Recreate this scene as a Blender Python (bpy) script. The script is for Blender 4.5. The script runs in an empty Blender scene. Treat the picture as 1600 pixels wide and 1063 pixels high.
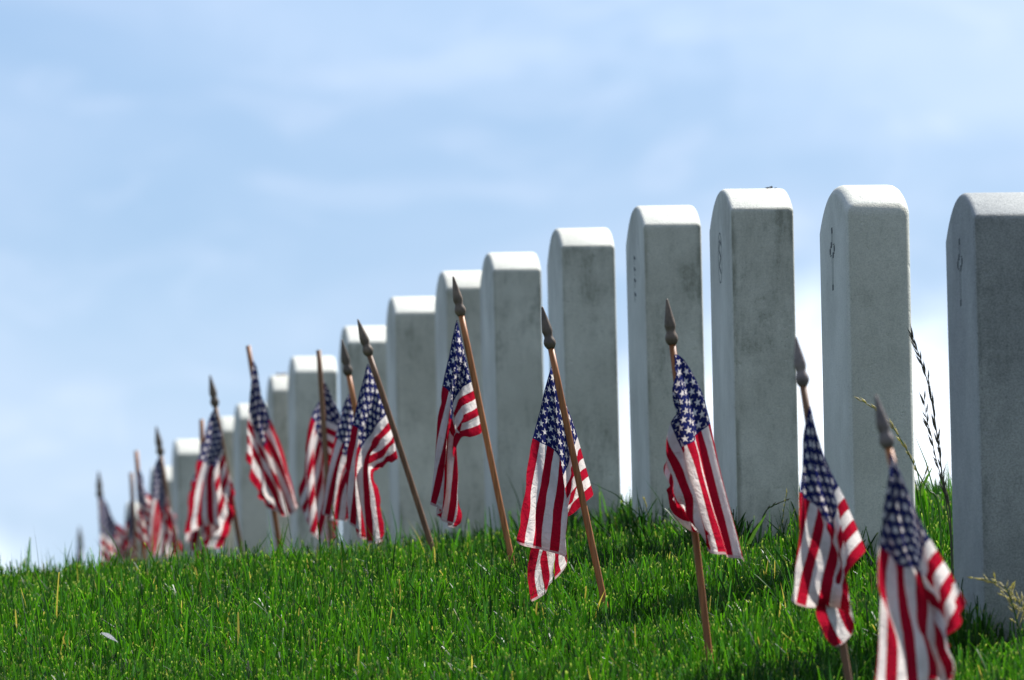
import bpy, bmesh, math, random
import numpy as np
from mathutils import Vector, Matrix

random.seed(7); rng = np.random.default_rng(7)
sc = bpy.context.scene
C = sc.collection
# ------------------------------------------------------------------ camera
FPX = 20000.0                                  # focal length in pixels of a 1600 px wide frame
PITCH = math.atan((2450 - 531.5) / FPX); ROLL = math.radians(1.1)
cam_d = bpy.data.cameras.new('camera'); cam = bpy.data.objects.new('camera', cam_d); C.objects.link(cam)
cam_d.sensor_width = 36; cam_d.lens = 36 * FPX / 1600
cam_d.clip_start = 0.1; cam_d.clip_end = 12000
cam_d.dof.use_dof = True; cam_d.dof.focus_distance = 20.15; cam_d.dof.aperture_fstop = 15.5
cam.matrix_world = Matrix.Rotation(math.pi/2 + PITCH, 4, 'X') @ Matrix.Rotation(-ROLL, 4, 'Z')
sc.camera = cam
sc.render.resolution_x = 1024; sc.render.resolution_y = 680
# ------------------------------------------------------------------ light
SUN_EL = 50; SUN_AZ = 44                       # azimuth to the right of the viewing direction (+Y)
w = bpy.data.worlds.new('World'); sc.world = w; w.use_nodes = True
sd = bpy.data.lights.new('sun', 'SUN'); sd.energy = 5.0; sd.angle = math.radians(0.53); sd.color = (1, .975, .93)
so = bpy.data.objects.new('sun', sd); C.objects.link(so)
sdir = Vector((math.sin(math.radians(SUN_AZ))*math.cos(math.radians(SUN_EL)),
               math.cos(math.radians(SUN_AZ))*math.cos(math.radians(SUN_EL)), math.sin(math.radians(SUN_EL))))
so.rotation_euler = sdir.to_track_quat('Z', 'Y').to_euler(); so.location = sdir * 60
sc.view_settings.view_transform = 'Standard'; sc.view_settings.look = 'None'
sc.view_settings.exposure = 0.66; sc.view_settings.gamma = 1.0

def ray(px, py):
    x = (px-800)/FPX; y = (531.5-py)/FPX
    c, s = math.cos(ROLL), math.sin(ROLL)
    wx = x*c + y*s; wy = -x*s + y*c
    Y = math.cos(PITCH) - wy*math.sin(PITCH); Z = math.sin(PITCH) + wy*math.cos(PITCH)
    return wx/Y, Z/Y
def pt(px, py, d):
    a, b = ray(px, py); return Vector((a*d, d, b*d))

# ------------------------------------------------------------------ node helper
class N:
    def __init__(s, tree): s.t = tree; s.n = tree.nodes; s.l = tree.links
    def new(s, typ, **kw):
        o = s.n.new(typ)
        for k, v in kw.items(): setattr(o, k, v)
        return o
    def put(s, sock, v):
        if hasattr(v, 'is_linked') or isinstance(v, bpy.types.NodeSocket): s.l.new(v, sock)
        elif isinstance(v, (tuple, list)) and len(v) == 3 and sock.type == 'RGBA': sock.default_value = (*v, 1)
        else: sock.default_value = v
    def m(s, op, a, b=0.0, c=0.0, clamp=False):
        o = s.new('ShaderNodeMath', operation=op, use_clamp=clamp)
        s.put(o.inputs[0], a); s.put(o.inputs[1], b); s.put(o.inputs[2], c); return o.outputs[0]
    def mix(s, f, a, b, bt='MIX'):
        o = s.new('ShaderNodeMix', data_type='RGBA', blend_type=bt)
        s.put(o.inputs[0], f); s.put(o.inputs[6], a); s.put(o.inputs[7], b); return o.outputs[2]
    def ss(s, v, a, b, lo=0.0, hi=1.0):
        o = s.new('ShaderNodeMapRange', interpolation_type='SMOOTHSTEP')
        for i, x in enumerate((v, a, b, lo, hi)): s.put(o.inputs[i], x)
        return o.outputs[0]
    def noise(s, vec, scale, detail=4, rough=.55, dist=0.0):
        o = s.new('ShaderNodeTexNoise'); s.put(o.inputs['Vector'], vec)
        o.inputs['Scale'].default_value = scale; o.inputs['Detail'].default_value = detail
        o.inputs['Roughness'].default_value = rough; o.inputs['Distortion'].default_value = dist
        return o.outputs[0]
    def vm(s, op, a, b=(0, 0, 0)):
        o = s.new('ShaderNodeVectorMath', operation=op); s.put(o.inputs[0], a); s.put(o.inputs[1], b)
        return o.outputs[1] if op in ('LENGTH', 'DISTANCE', 'DOT_PRODUCT') else o.outputs[0]
    def sep(s, v):
        o = s.new('ShaderNodeSeparateXYZ'); s.put(o.inputs[0], v); return o.outputs
    def bump(s, h, strength, dist):
        o = s.new('ShaderNodeBump'); o.inputs['Strength'].default_value = strength; o.inputs['Distance'].default_value = dist
        s.put(o.inputs['Height'], h); return o.outputs[0]

# sky: Nishita daylight with thin high cloud and a few cumulus low down, all fixed in direction
k = N(w.node_tree); w.node_tree.nodes.clear()
out = k.new('ShaderNodeOutputWorld'); bg = k.new('ShaderNodeBackground')
sky = k.new('ShaderNodeTexSky'); sky.sky_type = 'NISHITA'; sky.sun_disc = False
sky.sun_elevation = math.radians(SUN_EL); sky.sun_rotation = math.radians(SUN_AZ)
sky.air_density = 1.0; sky.dust_density = 0.6; sky.ozone_density = 2.0
tc = k.new('ShaderNodeTexCoord')
dirv = tc.outputs['Generated']
base = k.mix(1.0, sky.outputs[0], (0.66, 0.78, 0.98), 'MULTIPLY')
warp = k.vm('MULTIPLY', dirv, (16, 16, 38))
n1 = k.noise(warp, 1.0, 5, .5, .6)
cir = k.ss(n1, .36, .72, .12, .50)
CLOUD = (7.3, 8.2, 10.0)
n2 = k.noise(k.vm('MULTIPLY', dirv, (55, 55, 150)), 1.0, 6, .6, .9)
cir = k.m('ADD', cir, k.m('MULTIPLY', k.ss(n2, .47, .68), .17), clamp=True)
col = k.mix(cir, base, CLOUD)
def blob(px, py, r, sx=1.0, sz=1.0):
    v = Vector((ray(px, py)[0], 1, ray(px, py)[1])).normalized()
    d = k.vm('SUBTRACT', dirv, tuple(v))
    d = k.vm('MULTIPLY', d, (sx, 1.0, sz))
    ln = k.m('DIVIDE', k.vm('LENGTH', d), r/FPX)
    nz = k.noise(k.vm('MULTIPLY', dirv, (1, 1, 1)), 260.0, 4, .5)
    return k.ss(k.m('ADD', ln, k.m('MULTIPLY', k.m('SUBTRACT', nz, .5), .7)), .25, 1.25, 1, 0)
WHITE = (12.2, 13.2, 14.6)
for a, am in [((120, 640, 420, .8, 1.5), .05), ((1520, 60, 330, .6, 1.3), .10), ((760, 30, 260, .5, 2.0), .08), ((1290, 690, 220, .8, .9), .85),
              ((1460, 740, 200, .8, .95), .85), ((-120, 970, 180, .9, 1.1), .8), ((990, 820, 220, .8, .9), .8)]:
    col = k.mix(k.m('MULTIPLY', blob(*a), am), col, WHITE)
k.l.new(col, bg.inputs[0]); bg.inputs[1].default_value = 0.075
k.l.new(bg.outputs[0], out.inputs[0])

# ------------------------------------------------------------------ materials
def mat(name):
    m = bpy.data.materials.new(name); m.use_nodes = True; m.node_tree.nodes.clear()
    kk = N(m.node_tree); o = kk.new('ShaderNodeOutputMaterial'); return m, kk, o

def marble(name, c_lo, c_hi, stain, stain_amt, grain_amt):
    m, k, o = mat(name)
    tc = k.new('ShaderNodeTexCoord').outputs['Object']
    oi = k.new('ShaderNodeObjectInfo')
    off = k.vm('MULTIPLY', oi.outputs['Location'], (7.3, 5.1, 3.3))
    p = k.vm('ADD', tc, off)
    big = k.noise(p, 5.0, 5, .6)
    base = k.mix(k.ss(big, .3, .7), c_lo, c_hi)
    streak = k.noise(k.vm('MULTIPLY', p, (1, 1, .22)), 34.0, 6, .75)
    blotch = k.noise(p, 9.0, 6, .65, .4)
    mott = k.noise(p, 75.0, 6, .8)
    st = k.m('MULTIPLY', k.m('MULTIPLY', k.ss(streak, .38, .70), k.ss(blotch, .36, .66)), k.ss(mott, .35, .6, .45, 1.15))
    # lichen line creeping along the arrises: local x is thickness, near edge at +/-0.05
    s = k.sep(tc)
    on = k.sep(k.new('ShaderNodeTexCoord').outputs['Normal'])
    side_face = k.ss(k.m('ABSOLUTE', on[1]), .6, .8)              # narrow side faces: darker, warmer base and more stain
    edge = k.m('MULTIPLY', k.ss(k.m('ABSOLUTE', s[0]), .040, .050), side_face)
    edge2 = k.ss(k.noise(k.vm('MULTIPLY', p, (1, 1, .3)), 30.0, 5, .7), .42, .62)
    topz = k.ss(s[2], .40, .60)
    st = k.m('MULTIPLY', st, k.m('ADD', k.m('MULTIPLY', side_face, .75), .3))
    st = k.m('ADD', st, k.m('MULTIPLY', k.m('MULTIPLY', edge, edge2), .8), clamp=True)
    base = k.mix(side_face, k.mix(1.0, base, (1.02, 1.04, 1.06), 'MULTIPLY'), k.mix(1.0, base, (.88, .865, .82), 'MULTIPLY'))  # fronts tinted slightly cooler, side faces darker and warmer
    st = k.m('ADD', st, k.m('MULTIPLY', k.m('MULTIPLY', topz, k.ss(blotch, .4, .65)), .35), clamp=True)
    up = k.sep(k.new('ShaderNodeNewGeometry').outputs['True Normal'])[2]
    st = k.m('MULTIPLY', st, k.ss(up, .35, .75, 1, .12))      # stain fades on upward-facing surfaces
    col = k.mix(k.m('MULTIPLY', st, stain_amt), base, stain)
    speck = k.ss(k.noise(p, 190.0, 4, .7), .60, .70)
    col = k.mix(k.m('MULTIPLY', speck, k.m('MULTIPLY', k.ss(blotch, .4, .6, .15, .6), k.ss(up, .4, .8, 1, .25))), col, stain)
    # soil splash and algae near the foot
    foot = k.m('MULTIPLY', k.ss(s[2], .16, .0), k.ss(k.noise(p, 22.0, 5, .6), .35, .65))
    col = k.mix(k.m('MULTIPLY', foot, .5), col, (.16, .19, .12))
    grain = k.noise(p, 420.0, 3, .7)
    col = k.mix(k.m('MULTIPLY', k.ss(grain, .35, .7), grain_amt), col, k.mix(1.0, col, (.55, .56, .57), 'MULTIPLY'))
    g2 = k.noise(p, 110.0, 5, .75)
    pits = k.ss(k.noise(p, 60.0, 3, .6), .62, .75)
    b = k.bump(k.m('SUBTRACT', k.m('ADD', grain, k.m('MULTIPLY', g2, 1.2)), pits), .55, .0016)
    pb = k.new('ShaderNodeBsdfPrincipled'); k.put(pb.inputs['Base Color'], col); pb.inputs['Roughness'].default_value = .72
    pb.inputs['Specular IOR Level'].default_value = .35
    k.l.new(b, pb.inputs['Normal']); k.l.new(pb.outputs[0], o.inputs[0]); return m
M_WHITE = marble('white_marble', (.60, .585, .49), (.79, .77, .66), (.20, .20, .145), .78, .4)
M_CLEAN = marble('clean_white_marble', (.66, .645, .54), (.80, .78, .665), (.28, .28, .21), .38, .45)
M_GREY = marble('weathered_grey_marble', (.38, .385, .36), (.52, .525, .48), (.12, .13, .11), .5, .95)

def simple(name, col, rough=.7, var=.3, scale=40, stretch=(1, 1, 1), bumpd=.001, spec=.3, metal=0.0):
    m, k, o = mat(name)
    tc = k.new('ShaderNodeTexCoord').outputs['Object']
    rnd = k.new('ShaderNodeObjectInfo').outputs['Random']
    n = k.noise(k.vm('ADD', k.vm('MULTIPLY', tc, stretch), k.m('MULTIPLY', rnd, 17.0)), scale, 5, .65)
    f = k.ss(n, .25, .75, 1-var, 1+var)
    f = k.m('MULTIPLY', f, k.ss(rnd, 0, 1, .72, 1.12))
    c = k.mix(1.0, col, k.vm('MULTIPLY', (1, 1, 1), k.new('ShaderNodeCombineXYZ').outputs[0]), 'MULTIPLY')
    cx = k.new('ShaderNodeCombineXYZ')
    for i in range(3): k.put(cx.inputs[i], f)
    c = k.mix(1.0, col, cx.outputs[0], 'MULTIPLY')
    pb = k.new('ShaderNodeBsdfPrincipled'); k.put(pb.inputs['Base Color'], c)
    pb.inputs['Roughness'].default_value = rough; pb.inputs['Specular IOR Level'].default_value = spec
    pb.inputs['Metallic'].default_value = metal
    k.l.new(k.bump(n, .5, bumpd), pb.inputs['Normal']); k.l.new(pb.outputs[0], o.inputs[0]); return m
M_WOOD = simple('stained_dowel_wood', (.42, .155, .048), .5, .45, 60, (3, 3, .12), .0006, .3)
M_WOOD2 = simple('weathered_dowel_wood', (.25, .125, .06), .55, .45, 60, (3, 3, .12), .0006, .3)
M_FIN = simple('dark_gilt_finial', (.16, .115, .075), .5, .4, 50, (1, 1, 1), .0006, .4)
M_FIN2 = simple('grey_gilt_finial', (.20, .16, .14), .5, .4, 50, (1, 1, 1), .0006, .4)
M_ENG = simple('blackened_engraving', (.10, .11, .108), .8, .3, 60)
M_LEAF = simple('dry_brown_leaf', (.05, .025, .012), .7, .4, 80)
M_FEATHER = simple('white_feather_barbs', (.85, .85, .86), .6, .08, 80)

def flag_mat():
    m, k, o = mat('flag_cloth')
    uv = k.new('ShaderNodeUVMap').outputs[0]
    s = k.sep(uv); u, v = s[0], s[1]                     # u: 0 hoist .. 1 fly ; v: 0 top .. 1 bottom
    wob = k.m('MULTIPLY', k.m('SUBTRACT', k.noise(uv, 18.0, 2), .5), .004)
    v13 = k.m('MULTIPLY', k.m('ADD', v, wob), 13.0)
    odd = k.m('MODULO', v13, 2.0)
    isred = k.m('LESS_THAN', odd, 1.0)
    CW = .40
    incan = k.m('MULTIPLY', k.m('LESS_THAN', u, CW), k.m('LESS_THAN', v, 7/13))
    X = k.m('MULTIPLY', k.m('DIVIDE', u, CW), 12.0)      # star lattice: x 1..11, y 1..9
    Y = k.m('MULTIPLY', k.m('DIVIDE', v, 7/13), 10.0)
    SX = .305*CW/12; SY = .203*(7/13)/10
    R = .0071
    def star(px, py):     # stars at X = px + 2i, Y = py + 2j
        cx = k.m('SUBTRACT', k.m('MODULO', k.m('ADD', k.m('SUBTRACT', X, px), 21.0), 2.0), 1.0)
        cy = k.m('SUBTRACT', k.m('MODULO', k.m('ADD', k.m('SUBTRACT', Y, py), 21.0), 2.0), 1.0)
        ax = k.m('MULTIPLY', cx, SX); ay = k.m('MULTIPLY', cy, -SY)
        r = k.m('SQRT', k.m('ADD', k.m('MULTIPLY', ax, ax), k.m('MULTIPLY', ay, ay)))
        th = k.m('ARCTAN2', ax, ay)                       # 0 = up
        a = k.m('ABSOLUTE', k.m('SUBTRACT', k.m('MODULO', k.m('ADD', th, math.radians(36+720)), math.radians(72)), math.radians(36)))
        f = k.m('MULTIPLY', r, k.m('ADD', k.m('COSINE', a), k.m('MULTIPLY', k.m('SINE', a), 3.078)))
        return k.m('LESS_THAN', f, R)
    inner = k.m('MULTIPLY', k.m('MULTIPLY', k.m('GREATER_THAN', Y, .2), k.m('LESS_THAN', Y, 9.8)),
                k.m('MULTIPLY', k.m('GREATER_THAN', X, .2), k.m('LESS_THAN', X, 11.8)))
    st = k.m('MULTIPLY', k.m('MAXIMUM', star(1.0, 1.0), star(2.0, 2.0)), inner)
    RED = (.45, .011, .034); WHT = (.87, .85, .82); BLU = (.019, .026, .13)
    oi = k.new('ShaderNodeObjectInfo').outputs['Random']
    c = k.mix(isred, WHT, RED)
    c = k.mix(incan, c, k.mix(st, BLU, WHT))
    # white stitched hem along the fly, coloured thread in the canton
    c = k.mix(k.m('MULTIPLY', k.m('GREATER_THAN', u, .986), .75), c, (.62, .50, .50))
    dirt = k.ss(k.noise(k.vm('ADD', k.vm('MULTIPLY', uv, (1.5, 1, 1)), oi), 5.0, 5, .6), .35, .75, 1.0, .80)
    cx = k.new('ShaderNodeCombineXYZ')
    for i in range(3): k.put(cx.inputs[i], dirt)
    c = k.mix(1.0, c, cx.outputs[0], 'MULTIPLY')
    uvm = k.vm('MULTIPLY', uv, (305, 203, 1))
    wr = k.noise(k.vm('MULTIPLY', uv, (1.5, 1, 1)), 11.0, 5, .6, 1.2)
    weave = k.noise(k.vm('MULTIPLY', uvm, (1, 1, 1)), 1.6, 2, .6)
    hem = k.m('ABSOLUTE', k.m('SUBTRACT', u, .972))
    hemh = k.ss(hem, .003, .012, 0, .35)
    b = k.bump(k.m('ADD', k.m('ADD', k.m('MULTIPLY', wr, 2.0), k.m('MULTIPLY', weave, .10)), hemh), .8, .0035)
    df = k.new('ShaderNodeBsdfDiffuse'); k.put(df.inputs[0], c); k.l.new(b, df.inputs['Normal'])
    ct = k.mix(1.0, c, (1.0, .93, .90), 'MULTIPLY')
    tr = k.new('ShaderNodeBsdfTranslucent'); k.put(tr.inputs[0], ct); k.l.new(b, tr.inputs['Normal'])
    mx = k.new('ShaderNodeMixShader'); mx.inputs[0].default_value = .53
    k.l.new(df.outputs[0], mx.inputs[1]); k.l.new(tr.outputs[0], mx.inputs[2])
    k.l.new(mx.outputs[0], o.inputs[0]); return m
M_FLAG = flag_mat()

def leafy(name, attr=True, col=(.06, .16, .01), gloss=.5, trans=.5):
    m, k, o = mat(name)
    if attr:
        a = k.new('ShaderNodeAttribute'); a.attribute_name = 'Col'; c = a.outputs['Color']
    else:
        n = k.noise(k.new('ShaderNodeTexCoord').outputs['Object'], 60.0, 4, .6)
        c = k.mix(k.ss(n, .3, .7), tuple(x*.6 for x in col), col)
    pb = k.new('ShaderNodeBsdfPrincipled'); k.put(pb.inputs['Base Color'], c)
    pb.inputs['Roughness'].default_value = .42; pb.inputs['Specular IOR Level'].default_value = gloss
    tr = k.new('ShaderNodeBsdfTranslucent'); k.put(tr.inputs[0], k.mix(1.0, c, (1.5, 1.7, .6), 'MULTIPLY'))
    mx = k.new('ShaderNodeMixShader'); mx.inputs[0].default_value = trans
    k.l.new(pb.outputs[0], mx.inputs[1]); k.l.new(tr.outputs[0], mx.inputs[2])
    k.l.new(mx.outputs[0], o.inputs[0]); return m
M_GRASS = leafy('grass_blades', gloss=.32, trans=.58)
M_STEM_G = leafy('green_grass_stem', False, (.08, .17, .03))
M_STEM_D = leafy('silhouette_grass_stem', False, (.09, .085, .05), .3, .25)  # stem colour darkened to paint in its silhouette against the sky
M_SEED_T = leafy('tan_seed_husks', False, (.62, .52, .30), .3, .45)
M_SEED_D = leafy('dark_seed_husks', False, (.12, .105, .07), .3, .3)  # husks darkened too, the seed heads' silhouette is put into the colour

mg, k, o = mat('soil_and_thatch')
n = k.noise(k.new('ShaderNodeTexCoord').outputs['Object'], 30.0, 6, .7)
n2 = k.noise(k.new('ShaderNodeTexCoord').outputs['Object'], 1.2, 4, .6)
c = k.mix(k.ss(n, .35, .65), (.012, .016, .006), (.022, .035, .008)); c = k.mix(k.ss(n2, .3, .7, 0, .5), c, (.05, .075, .02))
pb = k.new('ShaderNodeBsdfPrincipled'); k.put(pb.inputs['Base Color'], c); pb.inputs['Roughness'].default_value = .95
k.l.new(k.bump(n, .8, .01), pb.inputs['Normal']); k.l.new(pb.outputs[0], o.inputs[0])

# ------------------------------------------------------------------ helpers
def tag(o, label=None, cat=None, group=None, kind=None):
    if label: o['label'] = label
    if cat: o['category'] = cat
    if group: o['group'] = group
    if kind: o['kind'] = kind
    return o
def empty(name, loc):
    o = bpy.data.objects.new(name, None); o.empty_display_size = .05; o.location = loc; C.objects.link(o); return o
def link(name, me, m, parent=None, smooth=True, loc=None):
    me.materials.append(m); o = bpy.data.objects.new(name, me); C.objects.link(o)
    if smooth: me.polygons.foreach_set('use_smooth', [True]*len(me.polygons))
    if parent: o.parent = parent
    if loc is not None: o.location = loc
    return o
def lathe(bm, pts, seg=16):
    """pts: list of (centre Vector, radius); frames follow the path; ends closed"""
    rings = []
    for i, (p, r) in enumerate(pts):
        a = pts[max(0, i-1)][0]; b = pts[min(len(pts)-1, i+1)][0]
        t = (b-a).normalized(); ref = Vector((0, 1, 0)) if abs(t.y) < .9 else Vector((1, 0, 0))
        x = t.cross(ref).normalized(); y = t.cross(x).normalized()
        rings.append([bm.verts.new(p + (x*math.cos(2*math.pi*j/seg) + y*math.sin(2*math.pi*j/seg))*r) for j in range(seg)])
    for i in range(len(rings)-1):
        for j in range(seg):
            bm.faces.new((rings[i][j], rings[i][(j+1) % seg], rings[i+1][(j+1) % seg], rings[i+1][j]))
    bm.faces.new(rings[0][::-1]); bm.faces.new(rings[-1])
def to_mesh(bm, name):
    bmesh.ops.recalc_face_normals(bm, faces=bm.faces); me = bpy.data.meshes.new(name); bm.to_mesh(me); bm.free(); return me

# ------------------------------------------------------------------ ground
PD = np.array([-400, -60, -8, 0, 6, 10, 14, 16, 17, 18.6, 20, 21.4, 22.55, 23.8, 25, 25.9, 26.9, 28, 29.2, 31, 33, 35, 38, 45, 60, 120, 400, 9000.])
PZ = np.array([-9, -5, -.9, -.5, -.05, .25, .66, .90, 1.07, 1.295, 1.49, 1.655, 1.765, 1.865, 1.94, 1.992, 2.045, 2.09, 2.135, 2.19, 2.235, 2.25, 2.22, 1.9, .6, -8, -20, -20.])
# smooth cubic (Catmull-like) through the profile points
def prof(d):
    m = np.zeros_like(PZ); h = np.diff(PD); s = np.diff(PZ)/h
    m[1:-1] = np.where(s[:-1]*s[1:] > 0, 2*s[:-1]*s[1:]/(s[:-1]+s[1:]+1e-12), 0)
    i = np.clip(np.searchsorted(PD, d)-1, 0, len(PD)-2); t = (d-PD[i])/h[i]; H = h[i]
    return (2*t**3-3*t**2+1)*PZ[i] + (t**3-2*t**2+t)*H*m[i] + (-2*t**3+3*t**2)*PZ[i+1] + (t**3-t**2)*H*m[i+1]
def row_x(d): return .636 - .109*(np.clip(d, -10, 60)-18.6)
def ground_z(x, d):
    x = np.asarray(x, float); d = np.asarray(d, float)
    u = x - row_x(d)
    fade = np.exp(-np.maximum(np.abs(d-22)-40, 0)/60)
    z = prof(d) + (.036*np.tanh(u/.28) + .012*np.clip(u, -6, 6))*fade
    z -= .040*np.clip(-u-.5, 0, 1.6)*fade
    z += .006*np.sin(x*3.1+d*1.3) + .005*np.sin(x*7.3-d*2.1+1)
    return z
def gz(x, d): return float(ground_z(x, d))
xs = np.concatenate([-np.geomspace(9000, 4.2, 26), np.linspace(-4, 4, 81), np.geomspace(4.2, 9000, 26)])
ys = np.concatenate([np.linspace(-380, -12, 14), np.linspace(-10, 12, 23), np.linspace(12.5, 38, 128), np.geomspace(39, 9000, 34)])
GX, GY = np.meshgrid(xs, ys); GZ = ground_z(GX, GY)
me = bpy.data.meshes.new('ground')
nx, ny = len(xs), len(ys)
idx = np.arange(nx*ny).reshape(ny, nx)
faces = np.stack([idx[:-1, :-1], idx[:-1, 1:], idx[1:, 1:], idx[1:, :-1]], -1).reshape(-1, 4)
me.from_pydata(np.stack([GX, GY, GZ], -1).reshape(-1, 3).tolist(), [], faces.tolist())
tag(link('ground', me, mg), kind='structure')

# ------------------------------------------------------------------ headstones
ST = 'marble headstones in a row over the hill crest'
# left px, near-corner px, top y, thickness px, distance override, height, material, label
stones = [
 (1476, 1522, 303, 118, M_GREY, 'dark blue-grey mottled marble headstone cut off by the right edge, nearest of the row'),
 (1276, 1320, 291, 102, M_CLEAN, 'clean pale headstone with rounded edges and small cross beside the dark grey one'),
 (1106, 1140, 297, 100, M_WHITE, 'tall headstone with an oval emblem and a brown scrap on its white top'),
 (978, 1006, 323, 92, M_WHITE, 'darkly streaked headstone behind the flag whose stripes sweep down to the right'),
 (855, 878, 358, 85, M_WHITE, 'headstone directly behind the sharp flag with the orange staff'),
 (750, 771, 396, 77, M_WHITE, 'plain grey headstone just right of the tallest slanting flag staff'),
 (678, 696, 425, 76, M_WHITE, 'headstone whose white top the spear tip of a flag staff crosses'),
 (603, 617, 465, 74, M_WHITE, 'headstone in the gap between the two slanting spear-tipped staffs'),
 (528, 541, 511, 71, M_WHITE, 'blurred headstone behind two close spear tips at its left end'),
 (448, 459, 558, 68, M_WHITE, 'blurred headstone with a plain blunt staff standing before its right half'),
 (413, 423, 588, 66, M_WHITE, 'blurred headstone with a tan scrap on top, mostly hidden by the next one'),
 (362, 372, 632, 65, M_WHITE, 'blurred headstone behind the flag with a plain leaning staff'),
 (338, 347, 652, 64, M_WHITE, 'blurred headstone showing only a strip of white top beside the broad dark flag'),
 (268, 276, 688, 62, M_WHITE, 'blurred headstone standing clear of its neighbours left of the broad dark flag'),
 (233, 241, 730, 60, M_WHITE, 'small blurred headstone whose top shows either side of a dark flag'),
 (193, 200, 785, 58, M_WHITE, 'tiniest farthest headstone, a blurred pale knob between far flags'),
]
def stone_mesh(W, T, H, below, bev):
    rise = .05; R = ((W/2)**2 + rise**2)/(2*rise); cz = H - R
    prof_ = [(-W/2, -below), (W/2, -below)]
    a0 = math.asin((W/2)/R); n = 14
    for i in range(n+1):
        a = a0 - 2*a0*i/n; prof_.append((R*math.sin(a), cz + R*math.cos(a)))
    bm = bmesh.new()
    f = bm.faces.new([bm.verts.new((-T/2, y, z)) for y, z in prof_])
    r = bmesh.ops.extrude_face_region(bm, geom=[f])
    bmesh.ops.translate(bm, vec=(T, 0, 0), verts=[g for g in r['geom'] if isinstance(g, bmesh.types.BMVert)])
    bmesh.ops.recalc_face_normals(bm, faces=bm.faces)
    es = [e for e in bm.edges if len(e.link_faces) == 2 and e.calc_face_angle(0) > math.radians(25)]
    bmesh.ops.bevel(bm, geom=es, offset=bev, segments=4, profile=.5, affect='EDGES')
    return to_mesh(bm, 'headstone')
def emblem(kind, T_half):
    """incised outline on the front face (local x = -W/2 side handled by caller): drawn in (y,z) plane"""
    bm = bmesh.new()
    def box(y0, z0, y1, z1, t=.0012):
        vs = [bm.verts.new((x, y, z)) for x in (-t, t) for y, z in ((y0, z0), (y1, z0), (y1, z1), (y0, z1))]
        for q in ((0, 1, 2, 3), (4, 5, 6, 7), (0, 1, 5, 4), (1, 2, 6, 5), (2, 3, 7, 6), (3, 0, 4, 7)): bm.faces.new([vs[i] for i in q])
    def line(a, b, wd=.0012):
        d = Vector((b[0]-a[0], b[1]-a[1])); L = d.length; d /= L; nrm = Vector((-d.y, d.x))*wd/2
        p = [Vector(a)+nrm, Vector(a)-nrm, Vector(b)-nrm, Vector(b)+nrm]; t = .0003
        vs = [bm.verts.new((x, q.x, q.y)) for x in (-t, t) for q in p]
        for q in ((0, 1, 2, 3), (4, 5, 6, 7), (0, 1, 5, 4), (1, 2, 6, 5), (2, 3, 7, 6), (3, 0, 4, 7)): bm.faces.new([vs[i] for i in q])
    if kind == 'cross':
        a, top, bot, arm, ay = .0075, .045, -.045, .030, .014
        P = [(-a, bot), (a, bot), (a, ay-a), (arm, ay-a), (arm, ay+a), (a, ay+a), (a, top), (-a, top), (-a, ay+a), (-arm, ay+a), (-arm, ay-a), (-a, ay-a)]
        for i in range(12): line(P[i], P[(i+1) % 12])
        for (y, z) in ((0, top), (arm, ay), (-arm, ay), (0, bot), (a*1.6, ay+a*1.2), (-a*1.6, ay-a*1.2)):
            box(y-.007, z-.0045, y+.007, z+.0045, .0006)
    elif kind == 'oval':
        P = [(.034*math.cos(t), .042*math.sin(t)) for t in np.linspace(0, 2*math.pi, 33)[:-1]]
        for i in range(32): line(P[i], P[(i+1) % 32], .0022)
        for q in (((-.02, .02), (.0, .03)), ((0, .03), (.02, .015)), ((.02, .015), (-.015, .0)), ((-.015, 0), (.018, -.012)), ((.018, -.012), (-.012, -.026))): line(*q, .005)
    else:
        for i, z in enumerate((.035, .015, -.005, -.03)):
            line((-.02, z), (.02, z+.008), .005); line((.02, z+.008), (.005, z-.008), .004)
    return to_mesh(bm, 'emblem')
stone_tops = []
for i, (xl, xn, yt, th, m, lab) in enumerate(stones):
    d = 20*2631/(xl+1355); s = 20/d
    W = .33; T = th/s/1000
    tot = math.asin(min(.99, (xn-xl)/(1000*W*s))); rayang = math.atan(ray(xn, yt)[0])
    yaw = tot - rayang                                     # front plane turned this much left of +Y
    # near front corner location; d is the distance of the stone's centre
    H = .62
    apex = pt((xl+xn)/2, yt, d)
    along = Vector((-math.sin(yaw), math.cos(yaw), 0)); across = Vector((math.cos(yaw), math.sin(yaw), 0))
    c = Vector((apex.x, apex.y, 0)) + across*(T/2)
    g = gz(c.x, c.y); Hs = max(.5, min(.72, apex.z - g))
    bev = .017 if m is M_CLEAN else (.008 if m is M_GREY else .0075)
    tilt = random.uniform(-.005, .005)
    me = stone_mesh(W, T, Hs, .25, bev)
    ob = link('headstone', me, m, None, True, (c.x, c.y, g)); ob.rotation_euler = (random.uniform(-.006, .006), tilt, yaw)
    try: me.set_sharp_from_angle(angle=math.radians(50))
    except Exception: pass
    tag(ob, lab, 'headstone', ST)
    stone_tops.append((ob, Hs, W, T))
    if i in (0, 1, 2, 3):
        em = link('emblem', emblem(('cross', 'cross', 'oval', 'bars')[i], 0), M_ENG, ob, False)
        em.location = (-T/2, 0.0, Hs-(.115 if i != 3 else .13)); em.scale = (1, .8, 1)
        em['label'] = ('small incised cross', 'small incised cross', 'incised oval emblem', 'faint worn incised emblem')[i]

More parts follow.
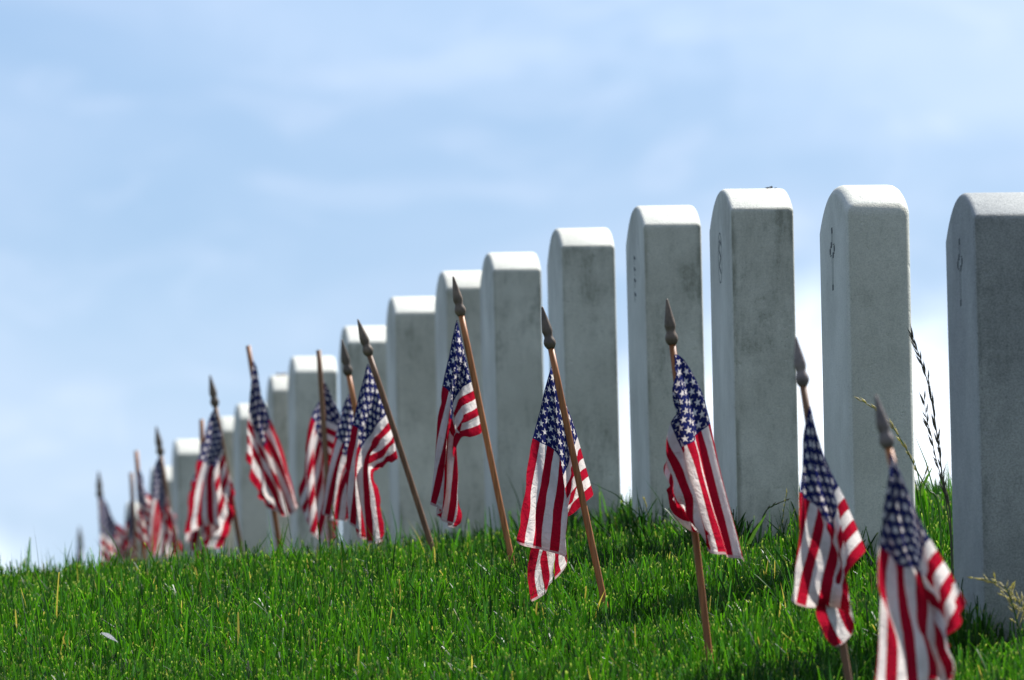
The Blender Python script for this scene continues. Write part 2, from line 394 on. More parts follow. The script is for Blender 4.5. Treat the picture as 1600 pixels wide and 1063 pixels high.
# scraps on top of stones
def scrap(px, py, stone_i, size, m, label, n=7):
    ob, Hs, W, T = stone_tops[stone_i]
    d = ob.location.y; p = pt(px, py, d)
    z = ob.location.z + Hs
    bm = bmesh.new()
    r = random.Random(px)
    for j in range(n):
        a = r.uniform(0, 6.28); cpt = Vector((r.uniform(-1, 1)*size, r.uniform(-.6, .6)*size, r.uniform(.1, .5)*size))
        rows = []
        for q in range(5):
            t = q/4; wd = size*.35*math.sin(math.pi*min(.97, t+.05)); pos = cpt + Vector((math.cos(a), math.sin(a), .5*math.sin(2.4*t)))*(t-.5)*size*1.2
            side = Vector((-math.sin(a), math.cos(a), r.uniform(-.5, .5)))*wd
            rows.append((bm.verts.new(pos-side), bm.verts.new(pos+Vector((0, 0, wd*.4))), bm.verts.new(pos+side)))
        for q in range(4):
            for e in range(2): bm.faces.new((rows[q][e], rows[q][e+1], rows[q+1][e+1], rows[q+1][e]))
    r_ = bmesh.ops.solidify(bm, geom=bm.faces[:], thickness=size*.05)
    o = link('dead_leaf', to_mesh(bm, 'dead_leaf'), m, None, True, (p.x, d, z-size*.05))
    tag(o, label, 'dead leaf')
scrap(1203, 294, 2, .008, M_LEAF, 'tiny crumpled dark brown leaf lying on the white top of a headstone')
scrap(438, 585, 10, .012, simple('tan_leaf', (.45, .28, .16), .8), 'blurred tan scrap of dead leaf on a far headstone top')

# ------------------------------------------------------------------ flags: staff, finial, cloth
FG = 'small American flags on wooden staffs in front of the headstones'
# px tables: every point (x, y, towards-camera cm)
flags = [
 dict(d=15.75, tip=(1368, 617), base=(1482, 1085), fin=2, us=(0, .25, .5, .75, 1), vs=(0, .15, .3, .45, .55, .75, 1), sc=1.0, g=[
  [(1392,702,0),(1392,795,.2),(1391,880,0),(1377,970,.8),(1366,1074,1)],
  [(1407,740,0),(1381,802,1.2),(1373,886,1.4),(1384,975,2),(1389,1075,2)],
  [(1424,780,0),(1406,838,2),(1398,906,2.4),(1411,985,2.2),(1421,1073,1.6)],
  [(1442,820,0),(1425,850,1),(1428,910,1),(1437,985,1.4),(1450,1068,1)],
  [(1455,845,0),(1437,880,.3),(1447,925,-.4),(1458,1000,0),(1470,1060,0)],
  [(1482,890,0),(1470,925,-.6),(1462,960,-1.4),(1470,1010,-1),(1475,1050,-1)],
  [(1508,940,0),(1506,975,-.5),(1478,1000,-2),(1470,1030,-2),(1470,1060,-2)]],
  lab='nearest blurred flag, its long striped folds running off the bottom edge'),
 dict(d=17.2, sc=0.93, tip=(1243, 526), base=(1330, 1080), fin=2, us=(0, .25, .5, .75, 1), vs=(0, .25, .45, .6, .75, 1), g=[
  [(1266,632,0),(1253,715,1),(1250,800,.4),(1262,870,-.6),(1276,935,-.8)],
  [(1280,690,0),(1270,745,2),(1263,812,2.2),(1246,885,1.6),(1238,931,1.2)],
  [(1299,738,0),(1297,775,1.4),(1294,830,1.8),(1283,888,2),(1273,947,1.6)],
  [(1318,775,-.3),(1310,812,.6),(1313,860,.8),(1313,905,1),(1316,948,.8)],
  [(1332,808,-.3),(1318,850,-1),(1316,900,-1),(1328,945,-.4),(1334,975,-.4)],
  [(1353,860,-.3),(1325,900,-2),(1290,930,-2.6),(1272,970,-2),(1302,1010,-1.5)]],
  lab='flag with pale grey spear tip before a white gap, its bottom tucked under'),
 dict(d=18.6, tip=(1042, 467), base=(1109, 1034), fin=1, us=(0, .25, .5, .75, 1), vs=(0, .27, .54, .8, 1), g=[
  [(1053,553,.5),(1098,612,1.5),(1116,688,2),(1138,785,2),(1162,884,2)],
  [(1056,600,.2),(1074,640,3),(1094,712,3),(1113,795,2.6),(1135,864,2.2)],
  [(1060,652,0),(1053,668,3),(1070,720,2.6),(1085,785,2.2),(1106,845,2)],
  [(1066,700,-.3),(1050,712,.5),(1054,755,2),(1066,795,2),(1086,825,1.4)],
  [(1072,745,-1),(1044,722,-1.2),(1046,748,0),(1060,785,1),(1076,806,1)]],
  lab='flag with stripes sweeping right to a sharp lower corner, staff behind it'),
 dict(d=20.0, sc=0.96, tip=(847, 479), base=(951, 972), fin=1, wood=1, us=(0, .25, .5, .75, 1), vs=(0, .23, .46, .7, 1), g=[
  [(862,570,0),(845,640,1.2),(829,712,1.6),(818,780,1.6),(808,846,1.6)],
  [(878,615,0),(864,660,2),(858,725,2.2),(850,795,2.4),(845,856,2)],
  [(897,665,-.3),(884,705,1),(884,760,1),(887,815,1.2),(886,866,1.2)],
  [(912,718,-.5),(895,765,-1.5),(874,810,-2),(862,856,-1.6),(862,910,-1.2)],
  [(927,771,-.5),(889,808,-2),(850,820,-2.8),(829,870,-2.4),(829,940,-2)]],
  lab='sharply focused flag on an orange-brown staff, folded in two panels with a tail hanging below'),
 dict(d=21.4, tip=(708, 432), base=(801, 882), fin=1, us=(0, .25, .5, .75, 1), vs=(0, .25, .5, .75, 1), g=[
  [(714,498,0),(703,560,1),(693,630,1),(685,705,1),(679,782,1)],
  [(724,542,0),(712,585,2),(694,655,1.6),(690,728,1.6),(683,795,1.5)],
  [(735,590,0),(714,610,2.4),(698,680,.6),(697,750,.4),(694,806,.4)],
  [(745,632,0),(716,650,2.6),(704,700,-1),(710,765,-1),(704,812,-1)],
  [(753,674,0),(718,680,2.4),(706,735,-1.5),(712,785,-1.6),(712,817,-1.5)]],
  lab='flag on the tallest slanting staff, short striped lobe beside a narrow hanging tail'),
 dict(d=22.6, sc=0.94, tip=(559, 499), base=(684, 886), fin=1, us=(0, .25, .5, .75, 1), vs=(0, .25, .5, .75, 1), g=[
  [(575,567,0),(560,625,1),(550,690,1),(545,745,1),(548,805,1)],
  [(590,605,0),(570,645,2),(553,702,1.6),(549,762,1),(558,826,1)],
  [(602,642,0),(578,672,2.4),(558,718,1.6),(562,775,.5),(572,840,0)],
  [(613,677,0),(592,697,2.4),(574,728,1.2),(578,780,0),(584,846,0)],
  [(621,713,0),(602,722,2),(582,735,.5),(592,785,-.5),(594,838,-.5)]],
  lab='flag on the most steeply leaning staff, bright starred canton over stripes fanning left'),
 dict(d=23.8, sc=0.88, tip=(534, 531), base=(598, 862), fin=1, us=(0, .25, .5, .75, 1), vs=(0, .3, .6, 1), g=[
  [(552,610,0),(535,655,1),(520,700,1),(511,750,1),(505,800,1)],
  [(557,645,0),(543,680,1.6),(528,715,1.6),(520,765,1.4),(516,805,1.4)],
  [(563,675,0),(550,705,1),(540,735,1),(532,775,1),(530,806,1)],
  [(572,706,-1),(560,730,-1),(552,755,0),(547,785,0),(545,803,0)]],
  lab='pale flag half hidden behind the steeply leaning staff, its spear tip just left'),
 dict(d=25.0, sc=0.88, tip=(498, 549), base=(518, 858), fin=0, us=(0, .15, .35, .65, 1), vs=(0, .33, .66, 1), g=[
  [(501,588,-.8),(512,600,-1.2),(491,630,-2),(478,700,-1.2),(470,770,-1)],
  [(505,628,-.8),(533,634,-1.2),(500,668,-2.4),(490,745,-1.8),(480,822,-1)],
  [(508,672,-.8),(540,686,-1.2),(513,722,-3),(508,782,-2),(500,845,-1.5)],
  [(512,716,-.8),(537,736,-1.2),(521,765,-3.4),(526,812,-2.6),(518,842,-2)]],
  lab='blurred broad flag hanging behind its own plain upright staff'),
 dict(d=25.9, tip=(388, 542), base=(438, 866), fin=0, us=(0, .25, .5, .75, 1), vs=(0, .33, .66, .85, 1), g=[
  [(395,563,0),(407,620,1),(428,678,1),(448,737,1),(465,793,1)],
  [(391,612,0),(404,650,1.4),(425,695,2),(443,745,1.6),(460,797,1)],
  [(387,663,0),(402,690,1),(420,722,1.2),(438,762,1),(452,800,.5)],
  [(386,692,0),(399,715,1),(415,742,.5),(428,775,-.5),(440,797,-1)],
  [(385,715,0),(396,738,0),(402,776,-1),(414,780,-1.5),(424,788,-1.5)]],
  lab='blurred flag with diagonal stripes falling right on a blunt staff, apart from others'),
 dict(d=26.9, sc=0.93, tip=(328, 586), base=(376, 862), fin=1, us=(0, .25, .5, .75, 1), vs=(0, .25, .5, .75, 1), g=[
  [(337,640,0),(322,690,1),(307,740,0),(295,790,0),(285,838,0)],
  [(342,665,0),(330,705,1),(321,737,2.4),(319,777,2.4),(323,815,2.4)],
  [(347,695,0),(338,712,1),(334,747,2.6),(339,782,2.6),(344,818,2.6)],
  [(353,725,0),(346,748,0),(336,785,-1),(325,815,-1),(312,848,-1)],
  [(359,757,0),(365,782,0),(369,805,0),(362,828,-1),(347,852,-1)]],
  lab='broad dark blurred flag with one bright striped fold hanging in its middle'),
 dict(d=27.9, tip=(315, 657), base=(320, 866), fin=0, us=(0, .25, .5, .75, 1), vs=(0, .5, 1), g=[
  [(316,690,0),(310,730,0),(304,765,0),(298,800,0),(292,842,0)],
  [(317,738,0),(314,770,-1),(310,800,0),(306,825,0),(302,852,0)],
  [(318,790,-1),(319,810,0),(317,832,0),(314,848,0),(310,864,0)]],
  lab='flag almost wholly hidden behind the broad dark flag, only its blunt staff top clear'),
 dict(d=29.2, sc=0.8, tip=(244, 666), base=(276, 868), fin=1, us=(0, .25, .5, .75, 1), vs=(0, .33, .66, 1), g=[
  [(250,714,0),(240,750,1),(236,785,1),(232,820,1),(230,855,1)],
  [(253,745,0),(250,775,1),(250,802,1),(248,832,1),(247,865,1)],
  [(257,775,0),(262,797,0),(264,820,0),(265,845,0),(265,868,0)],
  [(262,800,0),(270,802,0),(275,820,0),(279,840,0),(283,860,0)]],
  lab='dark blurred flag with vertical stripes before the small headstone'),
 dict(d=29.8, sc=0.8, tip=(213, 706), base=(226, 872), fin=0, us=(0, .25, .5, .75, 1), vs=(0, .5, 1), g=[
  [(216,735,0),(223,760,1),(233,776,1),(243,792,1),(248,817,1)],
  [(216,780,0),(222,790,1),(232,802,1.6),(240,817,1),(245,836,1)],
  [(215,835,0),(221,845,0),(229,852,0),(237,860,0),(243,866,0)]],
  lab='bright red and white blurred flag touching the dark one with vertical stripes'),
 dict(d=31.0, sc=0.75, tip=(205, 740), base=(212, 882), fin=0, us=(0, .33, .66, 1), vs=(0, .5, 1), g=[
  [(206,780,0),(201,810,.5),(196,838,.5),(192,865,0)],
  [(206,822,0),(204,838,1),(200,855,.5),(198,875,0)],
  [(207,864,0),(206,870,0),(203,880,0),(200,890,0)]],
  lab='dim narrow blurred flag between the bright red one and the far spread one'),
 dict(d=32.4, sc=0.8, tip=(154, 736), base=(161, 884), fin=1, us=(0, .25, .5, .75, 1), vs=(0, .5, 1), g=[
  [(156,768,0),(172,800,1),(187,821,1),(202,836,0),(215,858,0)],
  [(156,827,0),(172,840,1),(187,850,1),(200,862,0),(212,880,0)],
  [(157,887,0),(170,894,0),(184,899,0),(196,906,0),(208,912,0)]],
  lab='far blurred flag spread open to the right, faded blue canton over low stripes'),
 dict(d=36.0, sc=0.8, tip=(124, 822), base=(128, 905), fin=1, us=(0, .33, .66, 1), vs=(0, .5, 1), g=[
  [(125,846,0),(121,868,.5),(118,888,.5),(116,910,0)],
  [(126,882,0),(124,892,.5),(122,905,.5),(121,918,0)],
  [(127,916,0),(126,922,0),(124,928,0),(122,934,0)]],
  lab='farthest flag, just a dim blurred tip poking above the grass at left'),
]
NU, NV = 46, 31
nf = len(flags)
Q = np.zeros((nf, NV, NU, 3)); PINW = np.zeros((nf, NV, NU, 1)); 
hoistfix = np.zeros((nf, NV, 3)); HO = .203; FL = .305
scl = np.ones((nf, 1, 1))
def crm(xs_, ys_, x):
    """smooth 1-D interpolation through table (monotone-ish Hermite), vector valued"""
    xs_ = np.array(xs_, float); ys_ = np.array(ys_, float); n = len(xs_)
    m = np.zeros_like(ys_)
    for i in range(n):
        a, b = max(0, i-1), min(n-1, i+1); m[i] = (ys_[b]-ys_[a])/(xs_[b]-xs_[a])
    i = np.clip(np.searchsorted(xs_, x)-1, 0, n-2); h = xs_[i+1]-xs_[i]; t = ((x-xs_[i])/h)[:, None]; h = h[:, None]
    return (2*t**3-3*t**2+1)*ys_[i] + (t**3-2*t**2+t)*h*m[i] + (-2*t**3+3*t**2)*ys_[i+1] + (t**3-t**2)*h*m[i+1]
ug = np.linspace(0, 1, NU); vg = np.linspace(0, 1, NV)
for f, F in enumerate(flags):
    A = np.array([[list(pt(x, y, F['d']-c*.01)) for (x, y, c) in row] for row in F['g']])   # rows v, cols u
    B = np.stack([crm(F['us'], A[r], ug) for r in range(A.shape[0])])                        # nv_c, NU, 3
    D = np.stack([crm(F['vs'], B[:, j], vg) for j in range(NU)], 1)                          # NV, NU, 3
    Q[f] = D
    for r, v in enumerate(F['vs']):
        for c_, u in enumerate(F['us']):
            PINW[f, int(round(v*(NV-1))), int(round(u*(NU-1)))] = 1
    scl[f] = F.get('sc', 1.0)
TG = Q.copy()
noise = rng.normal(0, 1, Q.shape)
for _ in range(3):
    noise[:, 1:-1, 1:-1] = (noise[:, :-2, 1:-1]+noise[:, 2:, 1:-1]+noise[:, 1:-1, :-2]+noise[:, 1:-1, 2:]+noise[:, 1:-1, 1:-1])/5
ph = rng.uniform(0, 6.28, (nf, 1, 1)); fr = rng.uniform(1.6, 2.3, (nf, 1, 1))
vv_, uu_ = vg[None, :, None], ug[None, None, :]
Q += noise*.0012
Q[..., 1] += .007*np.sin(2*np.pi*fr*vv_+ph+.8*uu_)*np.minimum(uu_*4, 1)
Q[:, :, 0] = TG[:, :, 0]
RU0 = FL/(NU-1)*scl; RV0 = HO/(NV-1)*scl; BL = .80; BV = .12
_u = np.sqrt(((TG[:, :, 1:]-TG[:, :, :-1])**2).sum(-1)); _v = np.sqrt(((TG[:, 1:]-TG[:, :-1])**2).sum(-1))
RU = (1-BL)*RU0 + BL*np.minimum(_u, RU0*1.05); RV = (1-BV)*RV0 + BV*np.minimum(_v, RV0*1.05)
def tgd(a, b, true, BL=.80): return (1-BL)*true + BL*np.sqrt(((TG[b]-TG[a])**2).sum(-1))
def proj(a, b, rest, stiff, only=None):
    dlt = Q[b]-Q[a]; L = np.sqrt((dlt**2).sum(-1))+1e-9
    e = (L-rest)/L
    if only == 'push': e = np.minimum(e, 0)
    cor = dlt*(e*.5*stiff)[..., None]
    Q[a] += cor; Q[b] -= cor
S = slice
def sweep(st=1.0):
    for o_ in (0, 1):
        n2_ = (NU-o_)//2*2
        proj((S(None), S(None), S(o_, o_+n2_, 2)), (S(None), S(None), S(o_+1, o_+n2_, 2)), RU[:, :, o_:o_+n2_:2][:, :, :len(range(o_+1, o_+n2_, 2))], st)
        n3_ = (NV-o_)//2*2
        proj((S(None), S(o_, o_+n3_, 2)), (S(None), S(o_+1, o_+n3_, 2)), RV[:, o_:o_+n3_:2][:, :len(range(o_+1, o_+n3_, 2))], st)
    RD = np.sqrt(RU0**2+RV0**2)
    for (r0, r1) in ((0, 1), (1, 0)):
        for a_ in (0, 1):
            rows = np.arange(a_, NV-1, 2)
            for b_ in (0, 1):
                cols = np.arange(b_, NU-1, 2)
                if r0 == 0: ia = (S(None), rows[:, None], cols); ib = (S(None), rows[:, None]+1, cols+1)
                else: ia = (S(None), rows[:, None]+1, cols); ib = (S(None), rows[:, None], cols+1)
                proj(ia, ib, tgd(ia, ib, RD, .35), .2*st)
def bend(st):
    for s_ in (0, 1, 2):
        a = np.arange(s_, NU-2, 3)
        A_, B_ = (S(None), S(None), a), (S(None), S(None), a+2); proj(A_, B_, tgd(A_, B_, RU0*2), st)
        b = np.arange(s_, NV-2, 3)
        A_, B_ = (S(None), b), (S(None), b+2); proj(A_, B_, tgd(A_, B_, RV0*2, BV), st*.7)
    for s_ in range(6):
        a = np.arange(s_, NU-5, 6); A_, B_ = (S(None), S(None), a), (S(None), S(None), a+5); proj(A_, B_, tgd(A_, B_, RU0*5), st*.5)
        b = np.arange(s_, NV-5, 6)
        A_, B_ = (S(None), b), (S(None), b+5); proj(A_, B_, tgd(A_, B_, RV0*5, .5), st*.15)
Vv = np.zeros_like(Q)
# staffs as capsules the cloth may not pass through; each node stays on the side its target lies on
tipA = np.array([list(pt(*F['tip'], F['d'])) for F in flags]); basA = np.array([list(pt(*F['base'], F['d'])) for F in flags])
slope = ((basA[:, 0]-tipA[:, 0])/(basA[:, 2]-tipA[:, 2]))[:, None, None]
side = np.where(TG[..., 1] <= tipA[:, 1][:, None, None]+.0005, -1.0, 1.0); side[:, :, 0] = 0
for f, F in enumerate(flags):
    if F['d'] in (15.75, 17.2, 18.6, 25.9, 26.9, 29.2): side[f, :, 1:] = -1
    if F['d'] in (20.0, 21.4, 22.6, 23.8, 25.0): side[f, :, 1:] = 1
def keep_off():
    px_ = tipA[:, 0][:, None, None] + slope*(Q[..., 2]-tipA[:, 2][:, None, None])
    near = np.abs(Q[..., 0]-px_) < .011
    dep = (Q[..., 1]-tipA[:, 1][:, None, None])*side
    Q[..., 1] = np.where(near & (dep < .009) & (side != 0), tipA[:, 1][:, None, None]+side*.009, Q[..., 1])
ITER = 260
for it in range(ITER):
    old = Q.copy()
    Q += Vv*.90 + np.array([0, 0, -1.0])*.00010
    kpin = .25 if it < 120 else (.14 if it < 210 else .09)
    for sub in range(5):
        Q += (TG-Q)*PINW*kpin*np.array([1, .3, 1])
        Q += (TG-Q)*(.02 if it < 90 else .003)*np.array([1, .05, 1])
        sweep(1.0); bend(.40)
        keep_off(); Q[:, :, 0] = TG[:, :, 0]
    Vv = np.clip(Q-old, -.002, .002)
def drop(px, py, d): return pt(px, py, d)
for f, F in enumerate(flags):
    d = F['d']; tip = pt(*F['tip'], d); b0 = pt(*F['base'], d)
    ax = (tip-b0).normalized()
    # carry the staff on down until it is 8 cm inside the soil
    bot = b0.copy()
    while bot.z > gz(bot.x, bot.y)-.08 and (tip-bot).length < .9: bot = bot-ax*.01
    root = empty('memorial_flag', (bot.x, bot.y, gz(bot.x, bot.y)))
    tag(root, F['lab'], 'flag', FG)
    base = Vector(root.location)
    top = tip - base; down = -ax; L = (tip-bot).length
    fl = .068 if F['fin'] else 0
    R0 = .0052
    # staff
    bm = bmesh.new(); n = 10; br = Vector((random.uniform(-1, 1), 0, random.uniform(-1, 1)))*.0015
    lathe(bm, [(top + down*(fl-.002 + (L-fl)*i/n) + br*math.sin(math.pi*i/n), R0*(1 if i else .96)) for i in range(n+1)], 14)
    link('staff', to_mesh(bm, 'staff'), M_WOOD if F.get('wood') else (M_WOOD2 if f % 2 else M_WOOD), root)
    if F['fin']:
        prof_ = [(0, .0008), (.002, .0018), (.010, .0032), (.022, .0056), (.034, .0078), (.040, .0084), (.0435, .0076), (.047, .0068), (.050, .0070),
                 (.0535, .0086), (.058, .0097), (.062, .0092), (.0655, .0074), (.068, .0058)]
        bm = bmesh.new(); lathe(bm, [(top + down*a, r) for a, r in prof_], 18)
        link('finial', to_mesh(bm, 'finial'), M_FIN if F['fin'] == 1 else M_FIN2, root)
    P = Q[f] - np.array(base)
    # lay the hoist against the staff surface
    ii = np.arange(NV*NU).reshape(NV, NU)
    fc = np.stack([ii[:-1, :-1], ii[:-1, 1:], ii[1:, 1:], ii[1:, :-1]], -1).reshape(-1, 4)
    me = bpy.data.meshes.new('cloth'); me.from_pydata(P.reshape(-1, 3).tolist(), [], fc.tolist())
    uvl = me.uv_layers.new(name='UVMap')
    UU, VV = np.meshgrid(ug, vg); uvs = np.stack([UU.reshape(-1), VV.reshape(-1)], -1)
    lv = np.zeros(len(me.loops), int); me.loops.foreach_get('vertex_index', lv)
    uvl.data.foreach_set('uv', uvs[lv].astype(np.float32).ravel())
    o = link('cloth', me, M_FLAG, root)
    md = o.modifiers.new('Subdivision', 'SUBSURF'); md.levels = 1; md.render_levels = 1; md.uv_smooth = 'NONE'

# ------------------------------------------------------------------ seeding grasses beside the stones
def seed_grass(name, pts, d, m_stem, m_seed, label, r=.0011, heads=(), leaf=None, thin=1.0, cat='grass stem'):
    P = [pt(x, y, d) for x, y in pts]
    b = P[0].copy()
    g = gz(b.x, b.y); P.insert(0, Vector((b.x, b.y, min(b.z, g)-.01)))
    base = Vector((b.x, b.y, g)); root = empty(name, base); tag(root, label, cat)
    cv = [p-base for p in P]
    # resample with catmull-rom
    fine = []
    for i in range(len(cv)-1):
        p0, p1, p2, p3 = cv[max(0, i-1)], cv[i], cv[i+1], cv[min(len(cv)-1, i+2)]
        for s_ in range(6):
            t = s_/6
            fine.append(.5*((2*p1)+(p2-p0)*t+(2*p0-5*p1+4*p2-p3)*t*t+(3*p1-p0-3*p2+p3)*t**3))
    fine.append(cv[-1]); n = len(fine)
    bm = bmesh.new(); lathe(bm, [(p, r*(1.15-.75*i/n)) for i, p in enumerate(fine)], 7)
    link('stem', to_mesh(bm, 'stem'), m_stem, root)
    t0, cnt, sl, fan = heads
    bm = bmesh.new(); rr = random.Random(len(pts)*31+int(pts[0][0]))
    for j in range(cnt):
        t = t0 + (1-t0)*j/max(1, cnt-1); i = min(n-2, int(t*(n-1)))
        p = fine[i]; tan = (fine[i+1]-fine[i]).normalized()
        side = Vector((rr.choice((-1, 1))*rr.uniform(.4, 1), rr.uniform(-.6, .6), 0))
        dr = (tan + side*fan*rr.uniform(.5, 1.5)).normalized(); L = sl*rr.uniform(.7, 1.3)
        off = p + dr*L*rr.uniform(0.05, .35)
        if fan > .5 and rr.random() < .6:
            off = p + dr*L*rr.uniform(1, 2.0); lathe(bm, [(p, r*.4), (off, r*.35)], 4)
        lathe(bm, [(off+dr*L*a, L*b_*thin) for a, b_ in ((0, .03), (.15, .10), (.4, .15), (.7, .10), (.92, .035), (1.25, .008))], 6)
    link('seed_head', to_mesh(bm, 'seed_head'), m_seed, root)
    if leaf:
        q = [pt(x, y, d)-base for x, y in leaf]; bm = bmesh.new(); rows = []
        for i, p in enumerate(q):
            wd = .003*(1-(i/(len(q)-1))**2)+.0004
            rows.append((bm.verts.new(p+Vector((-wd, 0, 0))), bm.verts.new(p+Vector((0, .0008, 0))), bm.verts.new(p+Vector((wd, 0, 0)))))
        for i in range(len(rows)-1):
            for e in range(2): bm.faces.new((rows[i][e], rows[i][e+1], rows[i+1][e+1], rows[i+1][e]))
        link('leaf', to_mesh(bm, 'leaf'), M_STEM_G, root)
seed_grass('seeding_grass', [(1487,870),(1484,800),(1475,765),(1467,700),(1458,640),(1450,600),(1438,560),(1426,528)], 19.3, M_STEM_D, M_SEED_D,
           'tall dark seeding grass stem arching up the bright gap left of the dark grey headstone', .0014, (.28, 40, .019, .30), thin=.55)
seed_grass('seeding_grass', [(1490,890),(1482,810),(1474,760),(1462,715),(1455,680),(1448,655),(1444,625)], 19.6, M_STEM_D, M_SEED_D,
           'shorter dark seeding stem beside the tall one left of the dark grey headstone', .0011, (.42, 18, .015, .35), thin=.6)
seed_grass('seeding_grass', [(1468,800),(1450,765),(1435,740),(1415,700),(1395,668),(1372,642),(1342,624)], 19.2, M_STEM_G, M_SEED_T,
           'leaning grass stem with a tan seed head crossing the pale headstone', .0012, (.45, 26, .010, .25))
seed_grass('seeding_grass', [(1446,830),(1440,790),(1438,765),(1444,745),(1447,735)], 19.5, M_STEM_G, M_SEED_T,
           'short green grass stem with a broad leaf in the gap between headstones', .001, (.6, 6, .007, .3), leaf=[(1438,775),(1442,760),(1449,745),(1457,730)])
seed_grass('seeding_grass', [(1598,1010),(1590,975),(1582,945),(1572,920),(1560,912),(1538,905)], 18.3, M_STEM_G, M_SEED_T,
           'seed head of pale tan husks nodding before the foot of the dark grey headstone', .0014, (.30, 30, .0085, .9))
seed_grass('seeding_grass', [(1612,1000),(1606,965),(1598,950),(1590,940),(1580,936)], 18.3, M_STEM_G, M_SEED_T,
           'low tan seed head at the very right edge of the picture', .0012, (.3, 16, .0085, .8))
seed_grass('seeding_grass', [(1215,850),(1222,815),(1226,790),(1230,770)], 20.6, M_STEM_G, M_SEED_T,
           'short knobbly grass stem at the foot of the pale headstone, right of the sweeping flag', .001, (.4, 8, .007, .3),
           leaf=[(1170,850),(1180,830),(1190,815),(1197,803)])
seed_grass('seeding_grass', [(1188,860),(1190,820),(1196,800),(1208,790),(1228,782)], 20.9, M_STEM_G, M_STEM_G and M_SEED_D,
           'dark grass stem bent over sideways against the foot of the oval-emblem headstone', .0016, (.5, 12, .007, .3))
seed_grass('seeding_grass', [(1020,850),(1015,815),(1010,795),(1006,780)], 21.6, M_STEM_G, M_SEED_T,
           'faint thin seed stem at the foot of the darkly streaked headstone', .0008, (.6, 6, .006, .3))
# white feather lying in the grass
base = pt(172, 997, 18.85)
bm = bmesh.new(); rows = []
a = pt(158, 989, 18.85)-base; b = pt(184, 1004, 18.85)-base
for i in range(9):
    t = i/8; p = a.lerp(b, t) + Vector((0, 0, .002*math.sin(3*t))); wd = .0030*math.sin(math.pi*min(.98, t+.04))+.0003
    nrm = Vector((.4, -.5, .8)).normalized()*wd
    rows.append((bm.verts.new(p-nrm), bm.verts.new(p+Vector((0, -.0008, 0))), bm.verts.new(p+nrm)))
for i in range(8):
    for e in range(2): bm.faces.new((rows[i][e], rows[i][e+1], rows[i+1][e+1], rows[i+1][e]))
bmesh.ops.solidify(bm, geom=bm.faces[:], thickness=.0004)
tag(link('feather', to_mesh(bm, 'feather'), M_FEATHER, None, True, base), 'tiny white feather lying slanted in the mown grass at lower left', 'feather')

# ------------------------------------------------------------------ grass: every blade modelled, one mesh
def blades(x, y, h, w_, lean, cut, col, tipcol):
    n = len(x); z = ground_z(x, y)
    ang = rng.uniform(0, 2*np.pi, n); face = rng.uniform(0, np.pi, n)
    lx, ly = np.cos(ang)*lean, np.sin(ang)*lean
    fx, fy = np.cos(face), np.sin(face)
    T = np.array([0, .38, .72, .94, 1.0]); 
    V = np.zeros((n, 10, 3), np.float32); Cc = np.ones((n, 10, 4), np.float32)
    for i, t in enumerate(T):
        cx = x + lx*h*t**1.9; cy = y + ly*h*t**1.9; cz = z - .006 + h*(t - .30*lean*t**2.2)
        prof_w = np.where(cut, np.array([.75, 1, .95, .72, .60])[i], np.array([.75, 1, .72, .16, .02])[i])
        hw = w_*.5*prof_w
        for s_, sg in ((0, -1), (1, 1)):
            V[:, i*2+s_, 0] = cx + sg*fx*hw; V[:, i*2+s_, 1] = cy + sg*fy*hw; V[:, i*2+s_, 2] = cz + (.0 if s_ == 0 else .12*hw)
        root_mix = 1.0
        cc = col.copy()
        if i == 0: cc = col*np.array([1.25, .85, 1.0])       # paler, straw-tinged sheath at the base of each blade
        if i >= 3: cc = np.where((cut)[:, None], col if i == 3 else tipcol, col)
        Cc[:, i*2, :3] = cc; Cc[:, i*2+1, :3] = cc
    return V, Cc
def scatter(n, y0, y1, x0f, x1f, hm=.057, hs=.016, wm=.0029):
    y = rng.uniform(y0, y1, n); x = x0f(y) + (x1f(y)-x0f(y))*rng.random(n)
    return mk(x, y, hm, hs, wm)
def mk(x, y, hm, hs, wm):
    n = len(x)
    # patchy sward
    pat = .5+.5*np.sin(x*5.1+np.sin(y*2.3)*2)*np.sin(y*3.7+np.sin(x*4.1)*1.5)
    h = np.clip(rng.normal(hm, hs, n)*(.85+.3*pat), .018, .17)
    tall = rng.random(n) < .018; h = np.where(tall, h*rng.uniform(1.3, 1.9, n), h)
    cut = (rng.random(n) < .62) & ~tall
    wd = wm*rng.uniform(.55, 1.35, n); lean = np.abs(rng.normal(0, .24, n)) + .04
    flop = rng.random(n) < .06; lean = np.where(flop, rng.uniform(.8, 1.5, n), lean)
    g = rng.random((n, 1))
    col = np.array([.006, .036, .002])*(1-g**1.3) + np.array([.052, .150, .008])*g**1.3
    col = col*rng.uniform(.7, 1.2, (n, 1))
    big = (.5+.5*np.sin(x*2.3+y*1.7))[:, None]; col = col*(.9+.2*big)
    dry = rng.random(n) < .014; col[dry] = np.array([.34, .26, .10])*rng.uniform(.6, 1.1, (dry.sum(), 1))
    blu = rng.random(n) < .12; col[blu] = np.array([.03, .10, .025])
    tip = np.array([.27, .30, .13])*rng.uniform(.5, 1.2, (n, 1))
    tip = np.where(rng.random((n, 1)) < .45, col*1.3, tip)
    return blades(x, y, h, wd, lean, cut, col, tip)
parts = []
half = lambda y: .0425*y
parts.append(scatter(255000, 16.2, 25.5, lambda y: -half(y), lambda y: half(y)+.05))
parts.append(scatter(32000, 25.5, 36, lambda y: -half(y)-.1, lambda y: half(y)))
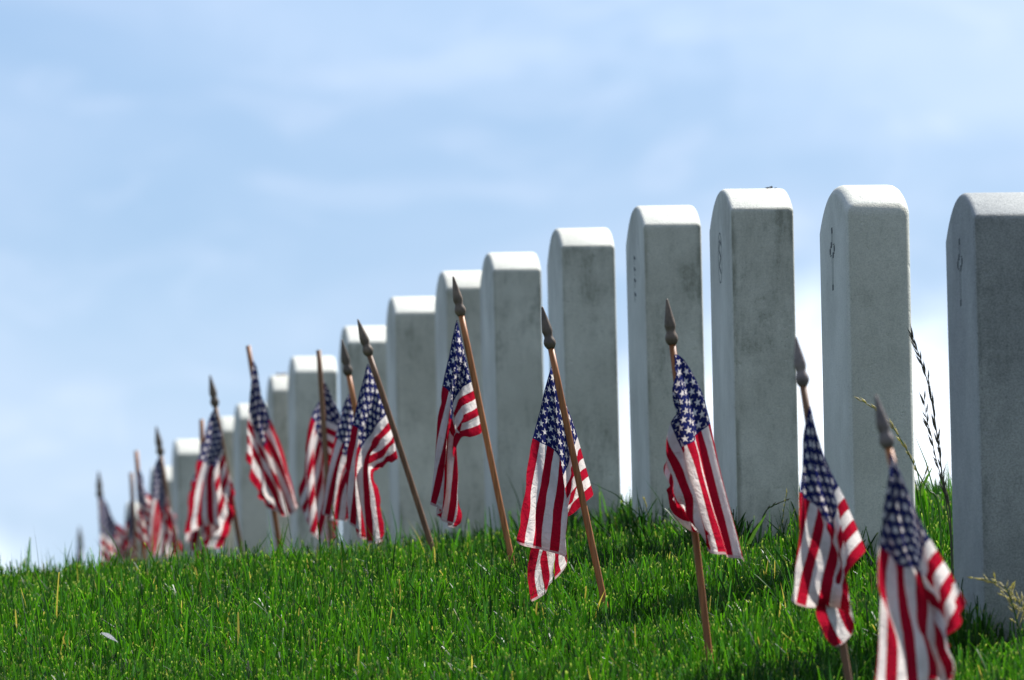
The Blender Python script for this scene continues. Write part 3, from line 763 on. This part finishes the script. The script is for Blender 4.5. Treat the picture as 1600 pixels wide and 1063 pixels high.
parts.append(scatter(34000, 14.5, 27, lambda y: -half(y)-1.6, lambda y: -half(y), wm=.0045))
parts.append(scatter(34000, 14.5, 27, lambda y: half(y)+.05, lambda y: half(y)+1.7, wm=.0045))
n = 900; y = rng.uniform(22.0, 26.5, n); x = -half(y) + 2*half(y)*rng.random(n)
parts.append(mk(x, y, .095, .022, .0036))
# ragged uncut fringe round the foot of every stone and staff
for (ob, Hs, W, T) in stone_tops:
    n = 2300 if ob.location.y < 24 else 500
    a = rng.uniform(0, 2*np.pi, n); yaw = ob.rotation_euler.z
    rr = rng.uniform(.0, .07, n); bx = np.sign(np.cos(a))*np.minimum(np.abs(np.cos(a))*.3, T/2) + np.cos(a)*rr; by = np.sign(np.sin(a))*np.minimum(np.abs(np.sin(a))*.3, W/2) + np.sin(a)*rr
    x = ob.location.x + bx*math.cos(yaw) - by*math.sin(yaw); y = ob.location.y + bx*math.sin(yaw) + by*math.cos(yaw)
    parts.append(mk(x, y, .074, .026, .0034))
# taller unmown clump behind the nearest gap, on the right
n = 2600; x = rng.uniform(.45, .95, n); y = rng.uniform(20.2, 22.5, n); parts.append(mk(x, y, .085, .025, .004))
V = np.concatenate([p[0] for p in parts]); Cc = np.concatenate([p[1] for p in parts]); nb = len(V)
me = bpy.data.meshes.new('grass')
me.vertices.add(nb*10); me.vertices.foreach_set('co', V.reshape(-1))
q = np.array([[0, 1, 3, 2], [2, 3, 5, 4], [4, 5, 7, 6], [6, 7, 9, 8]])
F_ = (np.arange(nb)[:, None, None]*10 + q[None]).reshape(-1, 4)
me.loops.add(F_.size); me.loops.foreach_set('vertex_index', F_.ravel().astype(np.int32))
me.polygons.add(len(F_)); me.polygons.foreach_set('loop_start', (np.arange(len(F_))*4).astype(np.int32))
me.update(calc_edges=True)
ca = me.color_attributes.new('Col', 'FLOAT_COLOR', 'POINT'); ca.data.foreach_set('color', Cc.reshape(-1))
tag(link('grass', me, M_GRASS), 'thick mown green grass covering the slope', 'grass', None, 'stuff')
print('blades', nb)
